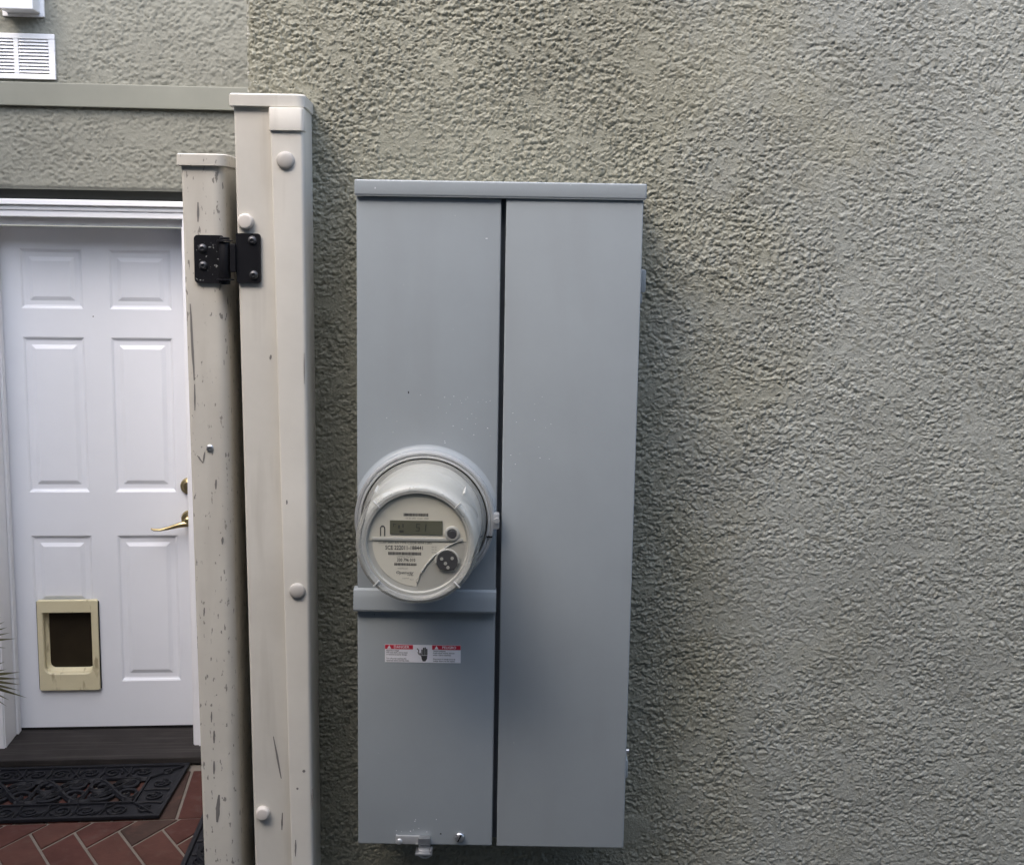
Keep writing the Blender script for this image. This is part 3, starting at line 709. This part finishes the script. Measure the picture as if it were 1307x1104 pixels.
for nm, grp in (('pin_head', ((1.9805, 0.0105, 0.002), (1.9828, 0.0065, 0.0035))), ('pin_nut', ((1.9315, 0.0115, 0.0018), (1.9262, 0.0065, 0.005)))):
    bm = bmesh.new()
    for z0, r, h in grp: add_lathe(bm, (-0.3725, GY - 0.010, z0), [(r, 0.0), (r, h * 0.8), (r * 0.75, h)], n=20, axis='Z')
    obj(nm, bm, 'black', hg, 40)
obj('knuckle_plate', box(-0.3645, -0.3572, FY - 0.008, FY - 0.001, 1.9420, 1.978, bev=0.001), 'black', hg)
for x, z, y, par in ((-0.4024, 1.9716, GY - 0.0042, la), (-0.4019, 1.9496, GY - 0.0042, la), (-0.3361, 1.9828, FY - 0.0042, lb), (-0.3348, 1.9390, FY - 0.0042, lb)):
    bm = lathe((x, y, z), [(0.0058, 0), (0.0055, 0.0012), (0.0040, 0.0030), (0.0026, 0.0035), (0.0022, 0.0018), (0.0001, 0.0016)], n=24)
    obj('screw', bm, 'screw', par, 40)

# ------------------------------------------------------------------ electrical box
eb = thing('meter_box', 'grey steel electrical box with two tall covers on the stucco wall', 'electrical box', (-0.02, 0, 1.174))
EB = Vector((-0.02, 0, 1.174))
def ebo(name, bm, mt, parent=None, sm=40):
    bmesh.ops.translate(bm, verts=bm.verts, vec=-EB); return obj(name, bm, mt, parent or eb, sm)
BY = -0.125
ebo('enclosure', box(-0.1975, 0.1580, -0.106, 0.0, 1.1775, 2.041, bev=0.001), 'box')
cp = bmesh.new(); add_box(cp, -0.2022, 0.1637, BY - 0.006, 0.0, 2.0412, 2.0605, bev=0.0022, seg=3)
add_box(cp, -0.2010, 0.1625, BY - 0.0052, BY - 0.002, 2.0402, 2.0425, bev=0.0006)
ebo('top_cap', cp, 'box')
# left upper cover, with the raised collar round the socket
b = box(-0.2003, -0.0180, BY, -0.1065, 1.5312, 2.0400, bev=0.0018, seg=3)
MC = Vector((-0.1112, 0, 1.629))
add_lathe(b, (MC.x, BY, MC.z), [(0.0985, -0.0005), (0.0950, 0.0004), (0.0925, 0.0016), (0.0908, 0.0030), (0.0880, 0.0034), (0.0800, 0.0034)], n=96)
for v in b.verts:
    if v.co.y < BY - 0.00001 or abs(v.co.y - (BY + 0.0005)) < 1e-6:
        v.co.x = min(max(v.co.x, -0.1995), -0.0188); v.co.z = max(v.co.z, 1.5330)
bmesh.ops.remove_doubles(b, verts=b.verts, dist=1e-6)
uc = ebo('upper_cover', b, 'box')
b = bmesh.new(); pr1 = [(BY - 0.0004, 1.5330), (BY - 0.0045, 1.5310), (BY - 0.0062, 1.5260), (BY - 0.0072, 1.5210), (BY - 0.0085, 1.5060), (BY - 0.0078, 1.5035), (BY + 0.010, 1.5035), (BY + 0.010, 1.5330)]
b = loft([[(x, y, z) for y, z in pr1] for x in (-0.2047, -0.0174)])
ebo('ledge', b, 'box', None, 14)
lc = ebo('lower_cover', box(-0.2003, -0.0181, BY, -0.1065, 1.1740, 1.5030, bev=0.0018, seg=3), 'box')
rc = ebo('right_cover', box(-0.0119, 0.1604, BY - 0.0022, -0.1065, 1.1746, 2.0405, bev=0.0018, seg=3), 'box')
ebo('gap_shade', box(-0.0178, -0.0121, -0.1075, -0.1066, 1.178, 2.040), 'box_dark')  # thin sheet between the covers, the slot's shade put into its dark colour
# side catches
for z0, z1, xo in ((1.9235, 1.9535, 0.1705), (1.2580, 1.2840, 0.1672)):
    b = bmesh.new(); add_box(b, 0.1581, xo, -0.090, -0.040, z0, z1, bev=0.003); add_box(b, 0.1581, xo - 0.004, -0.088, -0.06, z0 - 0.014, z0 - 0.0005, bev=0.002)
    ebo('side_catch', b, 'box')
b = bmesh.new(); add_tube(b, [(0.1585, -0.075, 1.292), (0.1690, -0.075, 1.292)], 0.0032, 10); ebo('side_screw', b, 'steel')
# hasp at the foot of the lower cover
b = bmesh.new()
add_box(b, -0.1490, -0.1150, BY - 0.0045, BY - 0.0005, 1.1765, 1.1885, bev=0.0015)
hs = ebo('hasp', b, 'alu')
b = bmesh.new(); add_box(b, -0.1180, -0.1015, BY - 0.011, BY - 0.0005, 1.1790, 1.1885, bev=0.0018); add_box(b, -0.1175, -0.1020, BY - 0.0085, BY - 0.001, 1.1690, 1.1788, bev=0.001)
ebo('hasp_staple', b, 'steel', hs).location = (0, 0, 0)
b = bmesh.new(); add_box(b, -0.1215, -0.0985, BY - 0.017, BY + 0.004, 1.1662, 1.1692, bev=0.001); add_box(b, -0.1015, -0.0988, BY - 0.016, BY - 0.002, 1.1693, 1.1735, bev=0.001)
ebo('hasp_lip', b, 'steel', hs)
b = bmesh.new(); add_tube(b, [(-0.110 + 0.0095 * math.cos(R(a)), BY + 0.006, 1.1605 + 0.0085 * math.sin(R(a))) for a in range(0, 361, 20)], 0.0012, 6)
ebo('seal_wire', b, 'steel', hs)
ebo('hasp_rivet', dome((-0.1440, BY - 0.0044, 1.1805), 0.0042, 0.003, n=20), 'alu', hs)
b = dome((-0.0622, BY - 0.0002, 1.1872), 0.0068, 0.0065, n=24)
scw = ebo('cover_screw', b, 'steel')
b = box(-0.0008, 0.0008, -0.0002, 0.0006, -0.0055, 0.0055)
bmesh.ops.rotate(b, verts=b.verts, matrix=Matrix.Rotation(R(25), 3, 'Y'))
bmesh.ops.translate(b, verts=b.verts, vec=(-0.0622, BY - 0.0068, 1.1872)); ebo('slot', b, 'gasket', scw)
# chips in the enamel
b = bmesh.new()
def chip(x, z, w_, h_, y=BY - 0.0003): add_poly(b, [(x + w_ * math.cos(a) * random.uniform(0.6, 1), z + h_ * math.sin(a) * random.uniform(0.6, 1)) for a in [k * math.pi / 3 for k in range(6)]], y)
chip(-0.1340, 1.7930, 0.0010, 0.0022); chip(-0.0880, 1.1905, 0.0014, 0.0012); chip(-0.178, 1.497, 0.001, 0.0007)
ebo('paint_chip', b, 'gasket', uc, None)['kind'] = 'stuff'
b = bmesh.new()
for k in range(34):
    x = random.gauss(-0.075, 0.035); z = random.uniform(1.728, 1.79)
    if -0.195 < x < -0.022: chip(x, z, random.uniform(0.0003, 0.0009), random.uniform(0.0003, 0.0008))
for k in range(10): chip(random.uniform(-0.15, -0.07), random.uniform(1.187, 1.215), random.uniform(0.0005, 0.0012), random.uniform(0.0005, 0.001))
for k in range(14): chip(random.uniform(-0.008, 0.06), random.uniform(1.66, 1.80), random.uniform(0.0003, 0.0009), random.uniform(0.0003, 0.0007), BY - 0.0025)
chip(-0.0360, 1.9900, 0.002, 0.0006); chip(-0.1760, 2.0500, 0.0009, 0.0014, BY - 0.0063)
ebo('paint_fleck', b, 'sticker', uc, None)['kind'] = 'stuff'

# warning sticker
ws = bmesh.new(); SX0, SX1, SZ0, SZ1 = -0.1640, -0.0633, 1.4320, 1.4562; c1, c2 = -0.1265, -0.1015
add_box(ws, SX0, SX1, BY - 0.0004, BY - 0.0001, SZ0, SZ1)
ws = ebo('warning_sticker', ws, 'sticker', None, None)
y = BY - 0.0006
for a, c in ((SX0, c1), (c2, SX1)): ebo('red_heading', box(a + 0.0002, c - 0.0002, y, BY - 0.00041, 1.4502, SZ1 - 0.0001), 'sticker_red', ws, None)
y2 = y - 0.0001
b = bmesh.new()
add_text(b, 'DANGER', -0.1420, 1.4531, y2, 0.0052, sx=0.98, bold=0.00006); add_text(b, 'PELIGRO', -0.0787, 1.4531, y2, 0.0052, sx=0.92, bold=0.00006)
for tx in (-0.1582, -0.0955): add_poly(b, [(tx - 0.0027, 1.4508), (tx + 0.0027, 1.4508), (tx, 1.4556)], y2)
ebo('heading_lettering', b, 'sticker', ws, None)
b = bmesh.new(); y3 = BY - 0.00055
for k, s in enumerate(['Hazardous voltage.', 'Will cause death, serious injury', 'or extensive property damage.', '', 'Turn off power supplying this', 'equipment before working inside.']):
    if s: add_text(b, s, SX0 + 0.0018, 1.4482 - 0.00275 * k, y3, 0.0027, 'LEFT', sx=0.83, bold=0.00004)
for k, s in enumerate(['Tension peligrosa.', 'Puede causar muerte, lesiones', 'serias o danos materiales.', '', 'Desconecte la energia antes de', 'trabajar dentro de este equipo.']):
    if s: add_text(b, s, c2 + 0.0015, 1.4482 - 0.00275 * k, y3, 0.0027, 'LEFT', sx=0.86, bold=0.00004)
# shocked hand
hx, hz = -0.1122, 1.4428
def rr2(x0, x1, z0, z1): add_poly(b, rrect(x0, x1, z0, z1, (0.0006,) * 4, 2), y3)
add_poly(b, [(hx - 0.0035, hz - 0.0010), (hx + 0.0046, hz - 0.0010), (hx + 0.0042, hz - 0.0055), (hx + 0.002, hz - 0.0090), (hx - 0.0015, hz - 0.0090), (hx - 0.0030, hz - 0.0055)], y3)
for k, (fx, fh) in enumerate(((-0.0034, 0.0075), (-0.0013, 0.0100), (0.0008, 0.0105), (0.0029, 0.0085))): rr2(hx + fx, hx + fx + 0.0018, hz - 0.0006, hz + fh)
add_poly(b, [(hx - 0.0035, hz - 0.003), (hx - 0.0062, hz + 0.0028), (hx - 0.0050, hz + 0.0034), (hx - 0.0036, hz + 0.0006)], y3)
bp_ = [(-0.1215, 1.4515), (-0.1188, 1.4488), (-0.1200, 1.4455), (-0.1178, 1.4425)]
for (xa, za), (xb, zb) in zip(bp_[:-1], bp_[1:]):
    d_ = Vector((xb - xa, zb - za)).normalized(); n_ = Vector((-d_.y, d_.x)) * 0.0006
    add_poly(b, [(xa + n_.x, za + n_.y), (xb + n_.x, zb + n_.y), (xb - n_.x, zb - n_.y), (xa - n_.x, za - n_.y)], y3 - 0.00001)
ebo('sticker_lettering', b, 'ink', ws, None)

# ------------------------------------------------------------------ the meter
mt_ = thing('electric_meter', 'round electric meter with a clear domed cover and grey display', 'meter', (MC.x, BY - 0.0040, MC.z))
def mo_(name, bm, m_, parent=None, sm=40, recalc=True): return obj(name, bm, m_, parent or mt_, sm, recalc)
# local coordinates: y=0 at the socket collar, viewer towards -y; h = distance towards the viewer
rp = [(0.0815, 0.002), (0.0885, 0.002)]
ring_prof = [(0.0825, 0.0005), (0.0885, 0.0005), (0.0905, 0.004), (0.0905, 0.013), (0.0890, 0.0165), (0.0868, 0.0165), (0.0856, 0.0145), (0.0842, 0.0165), (0.0822, 0.0160), (0.0812, 0.013), (0.0812, 0.004)]
b = bmesh.new(); add_lathe(b, (0, 0, 0), ring_prof, n=120, close=True); rg = mo_('sealing_ring', b, 'alu')
b = bmesh.new(); add_box(b, 0.0865, 0.0965, -0.016, -0.002, -0.010, 0.011, bev=0.0025); add_tube(b, [(0.0935, -0.0155, 0.002), (0.0935, -0.0185, 0.002)], 0.0035, 12)
mo_('ring_screw_boss', b, 'alu', rg)
b = bmesh.new(); add_box(b, 0.0800, 0.0880, -0.0180, -0.0145, -0.0205, -0.0185, bev=0.0004)
mo_('ring_joint', b, 'gasket', rg)
b = lathe((0, 0, 0), [(0.0808, 0.0), (0.0808, 0.008), (0.0790, 0.010), (0.0, 0.010)][:3], n=96); mo_('base', b, 'gasket')
# inner body
HF = 0.1330                                    # face plane
b = bmesh.new(); add_lathe(b, (0, 0, 0), [(0.0740, 0.0105), (0.0722, 0.050), (0.0698, 0.095), (0.0678, HF - 0.004), (0.0668, HF + 0.001), (0.0644, HF + 0.004), (0.0612, HF + 0.004), (0.0600, HF), (0.0100, HF)], n=96)
body = mo_('body', b, 'meter_body')
# cover
cp_ = [(0.0800, 0.0105), (0.0800, 0.0170), (0.0785, 0.0200), (0.0768, 0.060), (0.0752, 0.1050), (0.0744, 0.1300), (0.0734, 0.1380), (0.0714, 0.1425), (0.0686, 0.1445), (0.0656, 0.1430), (0.0636, 0.1405), (0.0620, 0.1405), (0.0400, 0.1408), (0.0003, 0.1410)]
b = bmesh.new(); add_lathe(b, (0, 0, 0), cp_, n=120)
bmesh.ops.delete(b, geom=[f for f in b.faces if len(f.verts) > 4], context='FACES_ONLY')
cv = mo_('clear_cover', b, 'clear', recalc=False)
for a in (45, 135, 225, 315):
    b = bmesh.new(); add_box(b, 0.0632, 0.0734, -0.1458, -0.1415, -0.0007, 0.0007, bev=0.0004)
    bmesh.ops.rotate(b, verts=b.verts, matrix=Matrix.Rotation(R(-a), 3, 'Y')); mo_('rib', b, 'meter_body', cv)
    b = box(0.0752, 0.0782, -0.100, -0.065, -0.0008, 0.0008, bev=0.0004)
    bmesh.ops.rotate(b, verts=b.verts, matrix=Matrix.Rotation(R(-a), 3, 'Y')); mo_('side_rib', b, 'meter_body', cv)
# nameplate (upper label and lower label), photo left/right kept
MM = 0.001
def P(pts): return [(x * MM, z * MM) for x, z in pts]
yy = -(HF + 0.0004)
b = bmesh.new()
up = [(58.5 * math.cos(R(a)), 58.5 * math.sin(R(a))) for a in np.linspace(2, 178, 44)]
add_poly(b, P(up + [(-58.5, 4.8), (58.5, 4.8)][:0]), yy, 0.0003)
lowc = [(58, 2.0), (50, 3.0), (40, -1.5), (30, -8), (20, -16), (12, -25), (5, -36), (0, -48.5)]
lo = [(-53.5, 2.0)] + [(54.0 * math.cos(R(a)), 54.0 * math.sin(R(a))) for a in np.linspace(184, 269, 24)] + lowc[::-1][0:] 
lo = lo[:-2] + [(50, 2.0)]
add_poly(b, P(lo), yy, 0.0003)
plt = mo_('nameplate', b, 'meter_plate', None, None)
b = bmesh.new(); add_tube(b, [(x * MM, yy - 0.0004, z * MM) for x, z in lowc[1:]], 0.0011, 8); add_box(b, -0.0545, 0.0545, yy - 0.0014, yy + 0.0006, 0.0024, 0.0060, bev=0.0007)
mo_('divider_ridge', b, 'meter_body', plt)
ld = mo_('display', box(-0.0330, 0.0300, yy - 0.0009, yy - 0.0001, 0.0100, 0.0272, bev=0.0003), 'lcd', None, None)
b = bmesh.new(); yl = yy - 0.0011
SEG = {'1': 'bc', '5': 'acdfg'}
def seg(ch, x, z, w_=5.0, h_=9.6, t=1.35, sh=0.10):
    L_ = {'a': (0, h_, w_, h_ - t), 'd': (0, t, w_, 0), 'g': (0, h_ / 2 + t / 2, w_, h_ / 2 - t / 2), 'f': (0, h_, t, h_ / 2), 'b': (w_ - t, h_, w_, h_ / 2), 'e': (0, h_ / 2, t, 0), 'c': (w_ - t, h_ / 2, w_, 0)}
    for s in SEG[ch]:
        x0, z1, x1, z0 = L_[s]; add_poly(b, [((x + px_ + sh * pz_) * MM, (z + pz_) * MM) for px_, pz_ in ((x0 + .2, z0 + .2), (x1 - .2, z0 + .2), (x1 - .2, z1 - .2), (x0 + .2, z1 - .2))], yl)
seg('5', -2.5, 14); seg('1', 5.0, 14)
for x0, z0, x1, z1 in ((-21.5, 12.6, -16.5, 15.2), (-23, 17.5, -21, 21.5), (-18, 18.5, -16.5, 23), (-29, 22, -25.5, 22.8), (-29, 19.5, -28.2, 23.5)): add_poly(b, P([(x0, z0), (x1, z0), (x1, z1), (x0, z1)]), yl)
mo_('display_digits', b, 'lcd_ink', ld, None)
# printing
b = bmesh.new(); b2 = bmesh.new(); yt = yy - 0.0002
T_ = lambda bb, s, x, z, size, **k: add_text(bb, s, x * MM, z * MM, yt, size * MM, **k)
def bars(x0, x1, z0, z1):
    x = x0
    while x < x1:
        w_ = random.choice((0.35, 0.5, 0.8, 1.0)); add_poly(b, P([(x, z0), (min(x + w_, x1), z0), (min(x + w_, x1), z1), (x, z1)]), yt); x += w_ + random.choice((0.25, 0.3, 0.45))
bars(-16.5, 13.0, 32.4, 36.0)
T_(b2, 'TA 30  240V  CL200   FM2S', -0.5, 29.6, 2.4)
T_(b, 'CL200 240V 3W TYPE C2SOR 30TA 1.0Kh', -14.5, -0.4, 3.5, sx=1.02)
T_(b, 'SCE 222011-188441', -15.5, -6.6, 7.0, sx=0.80, bold=0.00010)
bars(-35, 4.5, -15.4, -11.6); T_(b2, 'COMPANY PROPERTY', -14, -17.4, 2.2)
T_(b, '330 796 010', -13.5, -21.6, 5.6, sx=0.78, bold=0.00008)
bars(-27.5, -1.0, -28.4, -25.2); T_(b2, 'RAINPROOF', -17.5, -32, 2.2)
T_(b2, 'Openway', -15.5, -37.0, 5.4, shear=0.25, bold=0.00010); T_(b, 'ITRON', -8.2, -40.2, 2.4); T_(b2, 'CANADA', -14, -44.0, 2.0); T_(b2, 'Rev A', -6.5, -45.5, 1.8)
for k, s in enumerate(('FM 2S', 'TA 30', '60 Hz')): T_(b2, s, 20, -5.2 - 3.2 * k, 2.4)
add_tube(b, [(x * MM, yt, z * MM) for x, z in [(-44.3, 7.6), (-44.3, 16)] + [(-41.8 + 2.5 * math.cos(R(a)), 17 + 3.0 * math.sin(R(a))) for a in range(180, -1, -20)] + [(-39.3, 16), (-39.3, 7.6)]], 0.0007, 5)
mo_('bold_lettering', b, 'ink', plt, None); mo_('fine_lettering', b2, 'ink_soft', plt, None)
# demand button and optical port
bt = mo_('reset_button', lathe((0.0415, -HF, 0.0120), [(0.0092, 0.0), (0.0092, 0.0022), (0.0080, 0.0030), (0.0062, 0.0030), (0.0060, 0.0012), (0.0001, 0.0012)], n=40), 'meter_body')
mo_('button_face', lathe((0.0415, -HF - 0.0012, 0.0112), [(0.0052, 0), (0.0052, 0.0014), (0.0046, 0.0020), (0.0001, 0.0020)], n=32), 'meter_dark', bt)
gp = [(57.5 * math.cos(R(a)), 57.5 * math.sin(R(a))) for a in np.linspace(271, 358, 26)]
b = bmesh.new(); lc2 = [(x + 1.4, z - 1.0) for x, z in lowc[1:]]
add_poly(b, P([lc2[-1]] + gp + [lc2[0]] + lc2[1:-1]), -HF - 0.0003, 0.0003); mo_('lower_panel', b, 'meter_grey', None, None)
op = bmesh.new(); OC = (36, -22.0)
disc = [(OC[0] + 12.6 * math.cos(R(a)), OC[1] + 12.6 * math.sin(R(a))) for a in np.linspace(-52, 232, 40)]
add_poly(op, P(disc), -HF - 0.0040, 0.0036); op = mo_('optical_port', op, 'meter_dark', None, 40)
b = bmesh.new()
for x, z in ((29.5, -18.5), (42, -17.5), (34, -24), (37, -29)): add_tube(b, [(x * MM, -HF - 0.0035, z * MM), (x * MM, -HF - 0.0048, z * MM)], 0.0020, 12)
mo_('port_stud', b, 'meter_grey', op)
b = bmesh.new(); add_tube(b, [((OC[0] + 13.6 * math.cos(R(a))) * MM, -HF - 0.0020, (OC[1] + 0.6 + 13.6 * math.sin(R(a))) * MM) for a in range(-10, 191, 8)], 0.0014, 8); mo_('port_hood', b, 'meter_body', op)

# fine work too small to pick apart stays joined in one part
for o in D.objects:
    if o.type == 'MESH' and o.parent and o.name.split('.')[0] in ('heading_lettering', 'sticker_lettering', 'bold_lettering', 'fine_lettering', 'display_digits',
            'border_scroll', 'centre_scroll', 'inner_rail', 'port_stud', 'seal_gap', 'frond'):
        o['kind'] = 'stuff'
